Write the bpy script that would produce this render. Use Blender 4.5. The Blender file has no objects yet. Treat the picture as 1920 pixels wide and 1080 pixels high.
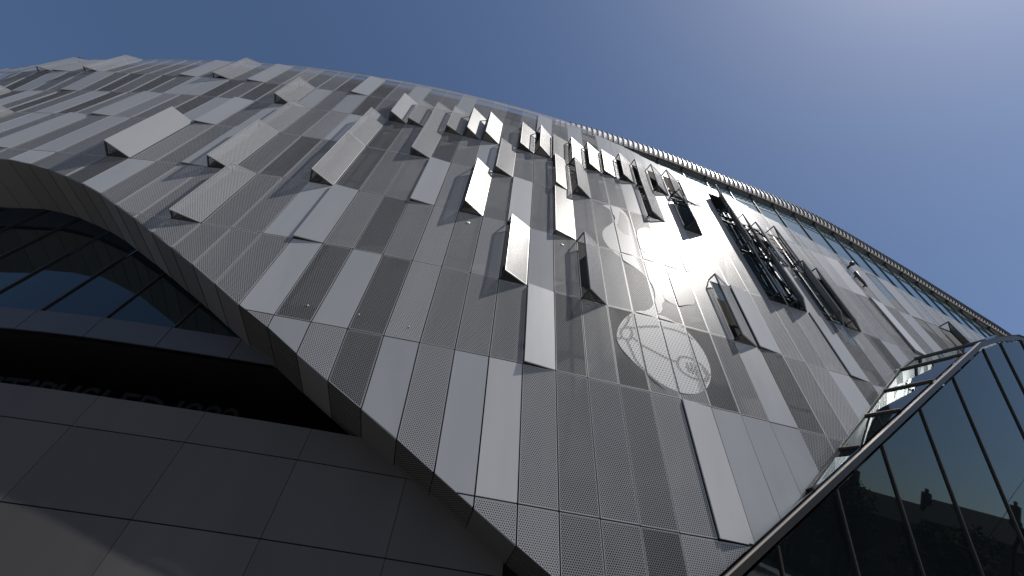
import bpy, bmesh, math, random
from mathutils import Vector, Matrix
random.seed(7)
C = bpy.context.scene.collection
SC = bpy.context.scene
OZ = 1.6                                   # eye height: survey data below is relative to the eye

# ------------------------------------------------------------------ camera
cam = bpy.data.cameras.new('camera'); co = bpy.data.objects.new('camera', cam); C.objects.link(co)
cam.sensor_width = 36.0; cam.lens = 15.891; cam.clip_start = .05; cam.clip_end = 3000
co.matrix_world = Matrix(((0.99314416, -0.11689604, 0.0, 0.0),
                          (-0.08912451, -0.75719829, -0.64707617, 0.0),
                          (0.07564064, 0.64263991, -0.76242536, OZ),
                          (0, 0, 0, 1)))
SC.camera = co

# ------------------------------------------------------------------ sky and sun
SUN = Vector((0.495, -0.250, 0.832)).normalized()
w = bpy.data.worlds.new('World'); SC.world = w; w.use_nodes = True
nt = w.node_tree; bg = nt.nodes['Background']
sky = nt.nodes.new('ShaderNodeTexSky'); sky.sky_type = 'NISHITA'; sky.sun_disc = False
sky.sun_elevation = math.asin(SUN.z); sky.sun_rotation = math.atan2(SUN.x, SUN.y)
sky.altitude = 50; sky.air_density = 1.0; sky.dust_density = 0.9; sky.ozone_density = 5.0
nt.links.new(sky.outputs[0], bg.inputs[0]); bg.inputs[1].default_value = 0.094
sl = bpy.data.lights.new('sun', 'SUN'); sl.energy = 5.0; sl.angle = math.radians(0.53); sl.color = (1.0, .95, .88)
so = bpy.data.objects.new('sun', sl); C.objects.link(so); so.location = (30, -20, 60)
so.rotation_euler = SUN.to_track_quat('Z', 'Y').to_euler()
SC.view_settings.view_transform = 'Standard'; SC.view_settings.look = 'None'
SC.view_settings.exposure = 0.0; SC.view_settings.gamma = 1.0; SC.view_settings.use_curve_mapping = False
SC.render.engine = 'CYCLES'
SC.cycles.transparent_max_bounces = 12; SC.cycles.max_bounces = 8; SC.cycles.glossy_bounces = 5

# ------------------------------------------------------------------ materials
def mat(name, col, rough=.5, metal=0.0, spec=.5, var=0.0, noise=0.0, nscale=1.5, coat=0.0, bump=0.0):
    m = bpy.data.materials.new(name); m.use_nodes = True; t = m.node_tree; p = t.nodes['Principled BSDF']
    p.inputs['Base Color'].default_value = (*col, 1); p.inputs['Roughness'].default_value = rough
    p.inputs['Metallic'].default_value = metal; p.inputs['Specular IOR Level'].default_value = spec
    p.inputs['Coat Weight'].default_value = coat; p.inputs['Coat Roughness'].default_value = .12
    if var or noise:
        oi = t.nodes.new('ShaderNodeObjectInfo'); tc = t.nodes.new('ShaderNodeTexCoord')
        nz = t.nodes.new('ShaderNodeTexNoise'); nz.inputs['Scale'].default_value = nscale; nz.inputs['Detail'].default_value = 5
        mp = t.nodes.new('ShaderNodeMapping'); mp.inputs['Scale'].default_value = (1, 1, .14)
        t.links.new(tc.outputs['Object'], mp.inputs[0]); t.links.new(mp.outputs[0], nz.inputs['Vector'])
        a = t.nodes.new('ShaderNodeMath'); a.operation = 'MULTIPLY_ADD'
        a.inputs[1].default_value = 2*var; a.inputs[2].default_value = 1-var
        t.links.new(oi.outputs['Random'], a.inputs[0])
        b = t.nodes.new('ShaderNodeMath'); b.operation = 'MULTIPLY_ADD'
        b.inputs[1].default_value = 2*noise; b.inputs[2].default_value = 1-noise
        t.links.new(nz.outputs[0], b.inputs[0])
        c = t.nodes.new('ShaderNodeMath'); c.operation = 'MULTIPLY'
        t.links.new(a.outputs[0], c.inputs[0]); t.links.new(b.outputs[0], c.inputs[1])
        v = t.nodes.new('ShaderNodeVectorMath'); v.operation = 'SCALE'; v.inputs[0].default_value = col
        t.links.new(c.outputs[0], v.inputs['Scale']); t.links.new(v.outputs[0], p.inputs['Base Color'])
        r = t.nodes.new('ShaderNodeMath'); r.operation = 'MULTIPLY_ADD'
        r.inputs[1].default_value = min(.14*noise/.06, .2) if noise else 0; r.inputs[2].default_value = rough - .07
        t.links.new(nz.outputs[0], r.inputs[0])
        if noise: t.links.new(r.outputs[0], p.inputs['Roughness'])
    if bump:                                # slight oil-canning of the thin sheet
        tb = t.nodes.new('ShaderNodeTexCoord'); nb = t.nodes.new('ShaderNodeTexNoise')
        nb.inputs['Scale'].default_value = .9; nb.inputs['Detail'].default_value = 1.5
        bp = t.nodes.new('ShaderNodeBump'); bp.inputs['Distance'].default_value = bump; bp.inputs['Strength'].default_value = 1
        t.links.new(tb.outputs['Object'], nb.inputs['Vector']); t.links.new(nb.outputs[0], bp.inputs['Height'])
        t.links.new(bp.outputs[0], p.inputs['Normal'])
    return m

def perforate(m, radius, pitch):
    """round punched holes in staggered rows, cut out of the sheet in panel metres"""
    t = m.node_tree; out = t.nodes['Material Output']; p = t.nodes['Principled BSDF']
    uv = t.nodes.new('ShaderNodeUVMap'); uv.uv_map = 'metres'
    ds = []
    for off in (0.0, 0.5):
        s = t.nodes.new('ShaderNodeVectorMath'); s.operation = 'MULTIPLY_ADD'
        s.inputs[1].default_value = (1/pitch, 1/(pitch*1.7320508), 0); s.inputs[2].default_value = (off, off, 0)
        t.links.new(uv.outputs[0], s.inputs[0])
        f = t.nodes.new('ShaderNodeVectorMath'); f.operation = 'FRACTION'; t.links.new(s.outputs[0], f.inputs[0])
        g = t.nodes.new('ShaderNodeVectorMath'); g.operation = 'SUBTRACT'; g.inputs[1].default_value = (.5, .5, 0)
        t.links.new(f.outputs[0], g.inputs[0])
        h = t.nodes.new('ShaderNodeVectorMath'); h.operation = 'MULTIPLY'; h.inputs[1].default_value = (1, 1.7320508, 0)
        t.links.new(g.outputs[0], h.inputs[0])
        l = t.nodes.new('ShaderNodeVectorMath'); l.operation = 'LENGTH'; t.links.new(h.outputs[0], l.inputs[0]); ds.append(l)
    mn = t.nodes.new('ShaderNodeMath'); mn.operation = 'MINIMUM'
    t.links.new(ds[0].outputs['Value'], mn.inputs[0]); t.links.new(ds[1].outputs['Value'], mn.inputs[1])
    lt = t.nodes.new('ShaderNodeMath'); lt.operation = 'LESS_THAN'; lt.inputs[1].default_value = radius
    t.links.new(mn.outputs[0], lt.inputs[0])
    tr = t.nodes.new('ShaderNodeBsdfTransparent'); mx = t.nodes.new('ShaderNodeMixShader')
    t.links.new(lt.outputs[0], mx.inputs[0]); t.links.new(p.outputs[0], mx.inputs[1]); t.links.new(tr.outputs[0], mx.inputs[2])
    t.links.new(mx.outputs[0], out.inputs[0])
    return m

def glass(name, tint, see, rough=.015, ior=1.6, body=(.01,.014,.016)):
    """architectural glass: fresnel mirror over a tinted see-through body"""
    m = bpy.data.materials.new(name); m.use_nodes = True; t = m.node_tree; out = t.nodes['Material Output']
    t.nodes.remove(t.nodes['Principled BSDF'])
    fr = t.nodes.new('ShaderNodeFresnel'); fr.inputs['IOR'].default_value = ior
    gl = t.nodes.new('ShaderNodeBsdfGlossy'); gl.inputs['Roughness'].default_value = rough; gl.inputs['Color'].default_value = (.86, .97, 1, 1)
    tr = t.nodes.new('ShaderNodeBsdfTransparent'); tr.inputs['Color'].default_value = (*tint, 1)
    df = t.nodes.new('ShaderNodeBsdfDiffuse'); df.inputs['Color'].default_value = (*body, 1)
    m1 = t.nodes.new('ShaderNodeMixShader'); m1.inputs[0].default_value = see
    t.links.new(df.outputs[0], m1.inputs[1]); t.links.new(tr.outputs[0], m1.inputs[2])
    m2 = t.nodes.new('ShaderNodeMixShader'); t.links.new(fr.outputs[0], m2.inputs[0])
    t.links.new(m1.outputs[0], m2.inputs[1]); t.links.new(gl.outputs[0], m2.inputs[2]); t.links.new(m2.outputs[0], out.inputs[0])
    return m

M = {}
ALU = dict(rough=.35, metal=0.0, spec=.10, var=.09, noise=.06, nscale=2.2, bump=.005)
M['solid'] = mat('grey_aluminium_sheet', (.255, .263, .276), **ALU)
M['pale'] = mat('pale_aluminium_sheet', (.36, .362, .37), **ALU)
M['edge'] = mat('aluminium_edge', (.34, .34, .34), rough=.35, metal=.3)
M['perf_light'] = perforate(mat('perforated_sheet_small_holes', (.265, .268, .275), **ALU), .29, .055)
M['perf_mid'] = perforate(mat('perforated_sheet_mid_holes', (.245, .248, .255), **ALU), .365, .055)
M['perf_dark'] = perforate(mat('perforated_sheet_large_holes', (.215, .218, .225), **ALU), .43, .055)
M['perf_emblem'] = perforate(mat('perforated_sheet_pin_holes', (.42, .42, .42), rough=.38, spec=.07), .17, .11)
M['perf_seam'] = perforate(mat('perforated_seam_sheet', (.06, .06, .06), rough=.6), .36, .055)
M['shade'] = mat('darker_punched_sheet', (.16, .16, .163), rough=.36, spec=.07)
M['mesh_dark'] = perforate(mat('dark_mesh_plate', (.05, .048, .045), rough=.5, metal=.3), .36, .07)
M['frame'] = mat('dark_steel_frame', (.045, .047, .05), rough=.42, metal=.4)
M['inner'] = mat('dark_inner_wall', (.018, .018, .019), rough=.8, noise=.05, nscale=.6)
M['timber'] = mat('brown_backing_board', (.16, .10, .06), rough=.8, noise=.05, nscale=3)
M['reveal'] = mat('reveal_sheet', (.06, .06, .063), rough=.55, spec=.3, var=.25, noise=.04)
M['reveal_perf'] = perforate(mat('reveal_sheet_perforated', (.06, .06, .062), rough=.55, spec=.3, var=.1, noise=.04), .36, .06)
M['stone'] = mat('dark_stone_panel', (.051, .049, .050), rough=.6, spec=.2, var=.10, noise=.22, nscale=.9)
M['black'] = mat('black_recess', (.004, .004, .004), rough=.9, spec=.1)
M['letter'] = mat('dark_letter_metal', (.006, .006, .006), rough=.7, spec=.08)
M['sill'] = mat('dark_sill_sheet', (.035, .037, .045), rough=.5, metal=.2, var=.08)
M['glass'] = glass('dark_blue_glazing', (.25, .32, .36), .35)
M['glass_top'] = glass('clerestory_glazing', (.30, .42, .45), .2, ior=3.2, body=(.07, .12, .15))
M['glass_pav'] = glass('pavilion_glazing', (.16, .24, .26), .55, ior=1.55)
M['glass_roof'] = glass('pavilion_roof_glazing', (.35, .46, .46), .6, ior=1.9)
M['rib'] = mat('dark_rib', (.02, .02, .022), rough=.5)
M['fascia'] = mat('white_fascia_sheet', (.78, .77, .75), rough=.35, metal=.15, var=.03)
M['soffit'] = mat('brown_soffit', (.10, .09, .08), rough=.6, var=.1)
M['coping'] = mat('warm_aluminium_coping', (.36, .32, .29), rough=.38, metal=.4, noise=.03)
M['mullion'] = mat('dark_bronze_mullion', (.04, .036, .034), rough=.4, metal=.5)
M['teal'] = mat('teal_steel_beam', (.05, .11, .11), rough=.5)
M['lampw'] = mat('pale_lens', (.75, .72, .65), rough=.25)
M['paving'] = mat('pale_granite_paving', (.30, .29, .28), rough=.8, noise=.08, nscale=.5)
M['brick'] = mat('brown_brick', (.08, .05, .04), rough=.9, noise=.08)
M['slate'] = mat('slate_roof', (.018, .018, .02), rough=.9, spec=.1)
M['leaf'] = mat('leaf_green', (.02, .035, .01), rough=.8, spec=.1, var=.15, noise=.06)
M['bark'] = mat('bark_brown', (.08, .06, .04), rough=.9)
M['white'] = mat('grey_window_paint', (.12, .12, .12), rough=.5)

# ------------------------------------------------------------------ helpers
def link(name, me, mats, parent=None):
    for m in mats: me.materials.append(m)
    o = bpy.data.objects.new(name, me); C.objects.link(o)
    if parent is not None: o.parent = parent
    return o
def mesh(name, V, F, mats, parent=None, mi=None, uv=None, smooth=False):
    me = bpy.data.meshes.new(name); me.from_pydata([tuple(v) for v in V], [], F)
    if mi is not None: me.polygons.foreach_set('material_index', mi)
    if uv is not None:
        l = me.uv_layers.new(name='metres'); d = []
        for p in me.polygons:
            for vi in p.vertices: d += [uv[vi][0], uv[vi][1]]
        l.data.foreach_set('uv', d)
    if smooth: me.polygons.foreach_set('use_smooth', [True]*len(me.polygons))
    me.update()
    return link(name, me, mats, parent)
def empty(name, label, cat, group=None, loc=(0, 0, 0)):
    o = bpy.data.objects.new(name, None); C.objects.link(o); o.location = loc; o.empty_display_size = .2
    return tag(o, label, cat, group)
def tag(o, label=None, cat=None, group=None, kind=None):
    if label: o['label'] = label
    if cat: o['category'] = cat
    if group: o['group'] = group
    if kind: o['kind'] = kind
    return o
class MB:                                   # collects shapes for one mesh
    def __init__(s): s.V = []; s.F = []
    def add(s, V, F): b = len(s.V); s.V += [Vector(v) for v in V]; s.F += [tuple(i+b for i in f) for f in F]; return s
    def bar(s, a, b, w=.05, h=None, up=(0, 0, 1)):
        a = Vector(a); b = Vector(b); d = (b-a)
        if d.length < 1e-5: return s
        d.normalize(); u = Vector(up)
        if abs(d.dot(u)) > .98: u = Vector((1, 0, 0))
        x = d.cross(u).normalized()*(w/2); y = x.normalized().cross(d).normalized()*((h or w)/2)
        return s.add([a-x-y, a+x-y, a+x+y, a-x+y, b-x-y, b+x-y, b+x+y, b-x+y],
                     [(0, 3, 2, 1), (4, 5, 6, 7), (0, 1, 5, 4), (1, 2, 6, 5), (2, 3, 7, 6), (3, 0, 4, 7)])
    def slab(s, P, n, t):                   # polygon P given a thickness t along -n
        P = [Vector(p) for p in P]; n = Vector(n); k = len(P); Q = [p-n*t for p in P]
        return s.add(P+Q, [tuple(range(k)), tuple(range(2*k-1, k-1, -1))]+[(i, k+i, k+(i+1) % k, (i+1) % k) for i in range(k)])
    def build(s, name, m, parent=None, smooth=False): return mesh(name, s.V, s.F, [m], parent, smooth=smooth)

# ------------------------------------------------------------------ surveyed facade surface: column k (1 m module), height z
ZR = [4.747, 8.534, 11.983, 15.688, 19.832, 23.566, 26.445, 30.122]
KA = -42
GG = [
 [(-41.10,12.172),(-40.11,12.015),(-39.12,11.861),(-38.14,11.710),(-37.15,11.563),(-36.16,11.420),(-35.17,11.280),(-34.18,11.143),(-33.19,11.009),(-32.19,10.879),(-31.20,10.753),(-30.21,10.630),(-29.22,10.510),(-28.22,10.394),(-27.23,10.281),(-26.24,10.172),(-25.24,10.066),(-24.25,9.966),(-23.25,9.871),(-22.25,9.783),(-21.26,9.703),(-20.26,9.630),(-19.26,9.565),(-18.27,9.510),(-17.27,9.463),(-16.27,9.426),(-15.27,9.399),(-14.27,9.381),(-13.27,9.375),(-12.27,9.378),(-11.27,9.393),(-10.27,9.418),(-9.27,9.455),(-8.27,9.503),(-7.27,9.562),(-6.27,9.633),(-5.28,9.714),(-4.28,9.810),(-3.28,9.925),(-2.28,10.060),(-1.28,10.201),(-0.29,10.340),(0.71,10.473),(1.69,10.604),(2.68,10.733),(3.66,10.863),(4.64,10.994),(5.61,11.128),(6.59,11.272),(7.59,11.444),(8.60,11.659),(9.62,11.906),(10.65,12.164),(11.67,12.423),(12.68,12.678),(13.68,12.928),(14.68,13.181),(15.67,13.442),(16.65,13.713),(17.64,13.992),(18.62,14.275),(19.61,14.562),(20.59,14.850),(21.55,15.134),(22.51,15.411),(23.46,15.677),(24.40,15.939),(25.35,16.204),(26.31,16.474),(27.27,16.746),(28.23,17.017),(29.20,17.289),(30.16,17.560),(31.12,17.832),(32.08,18.103),(33.05,18.375),(34.01,18.646),(34.97,18.918),(35.93,19.190),(36.90,19.461),(37.86,19.733)],
 [(-41.29,11.461),(-40.30,11.303),(-39.31,11.150),(-38.32,10.999),(-37.33,10.852),(-36.34,10.708),(-35.35,10.568),(-34.36,10.431),(-33.37,10.298),(-32.38,10.168),(-31.39,10.042),(-30.40,9.918),(-29.40,9.799),(-28.41,9.683),(-27.42,9.570),(-26.42,9.460),(-25.43,9.355),(-24.43,9.254),(-23.44,9.160),(-22.44,9.072),(-21.44,8.991),(-20.45,8.918),(-19.45,8.854),(-18.45,8.798),(-17.45,8.752),(-16.45,8.715),(-15.45,8.687),(-14.45,8.670),(-13.45,8.668),(-12.45,8.693),(-11.46,8.752),(-10.46,8.833),(-9.46,8.922),(-8.46,9.016),(-7.45,9.113),(-6.44,9.214),(-5.43,9.317),(-4.42,9.423),(-3.42,9.533),(-2.41,9.646),(-1.41,9.765),(-0.42,9.890),(0.56,10.022),(1.54,10.162),(2.50,10.309),(3.46,10.464),(4.43,10.627),(5.39,10.801),(6.37,10.984),(7.35,11.174),(8.33,11.370),(9.31,11.570),(10.30,11.776),(11.29,11.997),(12.28,12.234),(13.29,12.480),(14.28,12.732),(15.27,12.994),(16.26,13.265),(17.24,13.544),(18.23,13.827),(19.21,14.114),(20.19,14.402),(21.16,14.686),(22.12,14.963),(23.06,15.229),(24.00,15.491),(24.95,15.756),(25.91,16.026),(26.88,16.298),(27.84,16.569),(28.80,16.841),(29.76,17.112),(30.73,17.384),(31.69,17.655),(32.65,17.927),(33.61,18.198),(34.58,18.470),(35.54,18.741),(36.50,19.013),(37.46,19.285)],
 [(-41.33,11.594),(-40.34,11.437),(-39.35,11.283),(-38.36,11.132),(-37.37,10.985),(-36.38,10.842),(-35.39,10.702),(-34.40,10.565),(-33.41,10.431),(-32.42,10.301),(-31.43,10.175),(-30.43,10.052),(-29.44,9.932),(-28.45,9.816),(-27.45,9.703),(-26.46,9.594),(-25.47,9.488),(-24.47,9.388),(-23.48,9.293),(-22.48,9.205),(-21.48,9.125),(-20.48,9.052),(-19.49,8.987),(-18.49,8.932),(-17.49,8.885),(-16.49,8.848),(-15.49,8.823),(-14.49,8.818),(-13.48,8.836),(-12.47,8.868),(-11.46,8.907),(-10.45,8.949),(-9.45,8.998),(-8.44,9.053),(-7.44,9.117),(-6.44,9.190),(-5.44,9.273),(-4.44,9.366),(-3.45,9.469),(-2.45,9.581),(-1.46,9.702),(-0.48,9.833),(0.50,9.972),(1.47,10.119),(2.43,10.273),(3.39,10.436),(4.35,10.609),(5.32,10.794),(6.31,10.991),(7.30,11.200),(8.29,11.418),(9.28,11.644),(10.28,11.876),(11.26,12.111),(12.24,12.350),(13.22,12.593),(14.20,12.843),(15.18,13.104),(16.16,13.375),(17.15,13.654),(18.13,13.937),(19.12,14.224),(20.10,14.511),(21.07,14.796),(22.02,15.073),(22.97,15.339),(23.91,15.601),(24.86,15.866),(25.82,16.136),(26.78,16.408),(27.75,16.679),(28.71,16.951),(29.67,17.222),(30.63,17.494),(31.59,17.765),(32.56,18.037),(33.52,18.308),(34.48,18.580),(35.45,18.851),(36.41,19.123),(37.37,19.395)],
 [(-41.27,11.687),(-40.28,11.530),(-39.30,11.376),(-38.31,11.225),(-37.32,11.078),(-36.33,10.935),(-35.34,10.795),(-34.35,10.658),(-33.35,10.524),(-32.36,10.394),(-31.37,10.268),(-30.38,10.145),(-29.39,10.025),(-28.39,9.909),(-27.40,9.796),(-26.41,9.687),(-25.41,9.581),(-24.42,9.481),(-23.42,9.386),(-22.43,9.299),(-21.44,9.225),(-20.46,9.164),(-19.48,9.113),(-18.50,9.069),(-17.50,9.030),(-16.50,8.997),(-15.50,8.973),(-14.49,8.957),(-13.48,8.950),(-12.47,8.953),(-11.47,8.967),(-10.47,8.992),(-9.47,9.027),(-8.47,9.075),(-7.47,9.134),(-6.47,9.207),(-5.47,9.292),(-4.47,9.388),(-3.48,9.495),(-2.49,9.611),(-1.50,9.736),(-0.52,9.869),(0.45,10.011),(1.42,10.163),(2.39,10.325),(3.35,10.498),(4.32,10.681),(5.30,10.876),(6.29,11.082),(7.29,11.298),(8.29,11.523),(9.29,11.754),(10.29,11.989),(11.28,12.228),(12.27,12.472),(13.24,12.723),(14.22,12.980),(15.20,13.243),(16.16,13.509),(17.13,13.776),(18.09,14.044),(19.06,14.318),(20.03,14.600),(20.99,14.883),(21.95,15.160),(22.90,15.426),(23.84,15.687),(24.79,15.953),(25.75,16.223),(26.71,16.494),(27.67,16.766),(28.64,17.037),(29.60,17.309),(30.56,17.580),(31.52,17.852),(32.49,18.124),(33.45,18.395),(34.41,18.667),(35.37,18.938),(36.34,19.210),(37.30,19.481)],
 [(-41.05,11.828),(-40.06,11.671),(-39.07,11.517),(-38.08,11.366),(-37.09,11.219),(-36.10,11.076),(-35.11,10.935),(-34.12,10.799),(-33.13,10.665),(-32.14,10.535),(-31.15,10.409),(-30.16,10.286),(-29.16,10.166),(-28.17,10.050),(-27.18,9.937),(-26.19,9.828),(-25.22,9.723),(-24.27,9.623),(-23.34,9.531),(-22.40,9.446),(-21.45,9.370),(-20.50,9.300),(-19.54,9.238),(-18.57,9.183),(-17.58,9.138),(-16.59,9.104),(-15.58,9.081),(-14.58,9.068),(-13.57,9.064),(-12.56,9.070),(-11.56,9.085),(-10.55,9.111),(-9.55,9.149),(-8.54,9.199),(-7.54,9.260),(-6.53,9.330),(-5.53,9.408),(-4.53,9.494),(-3.54,9.591),(-2.54,9.699),(-1.55,9.819),(-0.57,9.952),(0.41,10.098),(1.38,10.255),(2.35,10.422),(3.31,10.598),(4.27,10.785),(5.24,10.984),(6.23,11.198),(7.23,11.427),(8.25,11.669),(9.28,11.921),(10.30,12.179),(11.32,12.438),(12.33,12.694),(13.34,12.944),(14.33,13.196),(15.32,13.457),(16.31,13.729),(17.29,14.007),(18.28,14.290),(19.26,14.577),(20.24,14.865),(21.21,15.150),(22.17,15.426),(23.11,15.692),(24.05,15.954),(25.00,16.219),(25.96,16.489),(26.93,16.761),(27.89,17.032),(28.85,17.304),(29.81,17.575),(30.78,17.847),(31.74,18.119),(32.70,18.390),(33.66,18.662),(34.63,18.933),(35.59,19.205),(36.55,19.476),(37.51,19.748)],
 [(-41.11,11.979),(-40.13,11.822),(-39.14,11.668),(-38.15,11.518),(-37.16,11.371),(-36.17,11.227),(-35.18,11.087),(-34.19,10.950),(-33.20,10.817),(-32.21,10.687),(-31.21,10.560),(-30.22,10.437),(-29.23,10.317),(-28.24,10.201),(-27.27,10.088),(-26.33,9.979),(-25.40,9.874),(-24.46,9.773),(-23.50,9.679),(-22.54,9.592),(-21.58,9.512),(-20.63,9.438),(-19.66,9.373),(-18.69,9.314),(-17.71,9.265),(-16.71,9.225),(-15.70,9.200),(-14.69,9.191),(-13.67,9.195),(-12.66,9.207),(-11.65,9.225),(-10.64,9.250),(-9.63,9.287),(-8.62,9.337),(-7.61,9.399),(-6.60,9.471),(-5.60,9.554),(-4.59,9.646),(-3.59,9.751),(-2.60,9.867),(-1.61,9.995),(-0.62,10.135),(0.35,10.285),(1.33,10.445),(2.30,10.616),(3.27,10.798),(4.25,10.990),(5.24,11.192),(6.24,11.404),(7.25,11.627),(8.27,11.862),(9.29,12.108),(10.32,12.361),(11.35,12.619),(12.38,12.878),(13.40,13.141),(14.42,13.410),(15.44,13.684),(16.45,13.959),(17.46,14.233),(18.47,14.506),(19.47,14.782),(20.45,15.063),(21.42,15.347),(22.38,15.623),(23.32,15.890),(24.27,16.151),(25.22,16.416),(26.18,16.687),(27.14,16.958),(28.10,17.230),(29.07,17.501),(30.03,17.773),(30.99,18.044),(31.95,18.316),(32.91,18.587),(33.88,18.859),(34.84,19.130),(35.80,19.402),(36.77,19.674),(37.73,19.945)],
 [(-41.21,11.737),(-40.23,11.579),(-39.24,11.426),(-38.25,11.275),(-37.26,11.128),(-36.27,10.984),(-35.28,10.844),(-34.29,10.707),(-33.30,10.574),(-32.31,10.444),(-31.31,10.318),(-30.32,10.194),(-29.33,10.075),(-28.34,9.959),(-27.35,9.848),(-26.38,9.750),(-25.43,9.668),(-24.49,9.598),(-23.54,9.533),(-22.57,9.471),(-21.60,9.412),(-20.61,9.357),(-19.61,9.307),(-18.62,9.261),(-17.61,9.221),(-16.61,9.189),(-15.61,9.167),(-14.60,9.157),(-13.59,9.156),(-12.59,9.165),(-11.58,9.182),(-10.58,9.206),(-9.58,9.239),(-8.59,9.281),(-7.60,9.337),(-6.61,9.407),(-5.62,9.492),(-4.62,9.591),(-3.63,9.701),(-2.64,9.820),(-1.65,9.948),(-0.67,10.087),(0.32,10.240),(1.30,10.407),(2.29,10.588),(3.27,10.783),(4.27,10.991),(5.27,11.211),(6.28,11.440),(7.29,11.675),(8.31,11.918),(9.34,12.170),(10.36,12.429),(11.38,12.688),(12.39,12.943),(13.40,13.193),(14.39,13.445),(15.38,13.707),(16.37,13.978),(17.35,14.256),(18.34,14.540),(19.32,14.826),(20.30,15.114),(21.27,15.399),(22.23,15.676),(23.17,15.942),(24.11,16.203),(25.06,16.469),(26.02,16.739),(26.99,17.010),(27.95,17.282),(28.91,17.553),(29.87,17.825),(30.84,18.097),(31.80,18.368),(32.76,18.640),(33.72,18.911),(34.69,19.183),(35.65,19.454),(36.61,19.726),(37.57,19.997)],
 [(-41.43,12.018),(-40.44,11.861),(-39.45,11.707),(-38.46,11.556),(-37.47,11.409),(-36.48,11.266),(-35.49,11.126),(-34.50,10.989),(-33.51,10.855),(-32.52,10.725),(-31.53,10.599),(-30.54,10.476),(-29.54,10.356),(-28.55,10.240),(-27.56,10.127),(-26.56,10.018),(-25.57,9.912),(-24.57,9.812),(-23.58,9.717),(-22.58,9.629),(-21.59,9.549),(-20.59,9.476),(-19.59,9.411),(-18.59,9.356),(-17.59,9.309),(-16.59,9.272),(-15.59,9.247),(-14.59,9.239),(-13.59,9.252),(-12.59,9.279),(-11.60,9.314),(-10.60,9.355),(-9.61,9.404),(-8.62,9.464),(-7.62,9.535),(-6.63,9.617),(-5.63,9.711),(-4.63,9.815),(-3.63,9.932),(-2.64,10.060),(-1.64,10.200),(-0.64,10.353),(0.36,10.520),(1.36,10.699),(2.35,10.884),(3.33,11.070),(4.29,11.258),(5.26,11.458),(6.25,11.671),(7.25,11.900),(8.27,12.142),(9.30,12.394),(10.32,12.652),(11.34,12.912),(12.35,13.167),(13.36,13.417),(14.35,13.669),(15.34,13.930),(16.33,14.202),(17.31,14.480),(18.30,14.763),(19.28,15.050),(20.26,15.338),(21.23,15.623),(22.19,15.899),(23.13,16.166),(24.07,16.427),(25.03,16.692),(25.99,16.963),(26.95,17.234),(27.91,17.506),(28.87,17.777),(29.84,18.049),(30.80,18.320),(31.76,18.592),(32.72,18.863),(33.69,19.135),(34.65,19.406),(35.61,19.678),(36.57,19.950),(37.53,20.221)],
]
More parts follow.
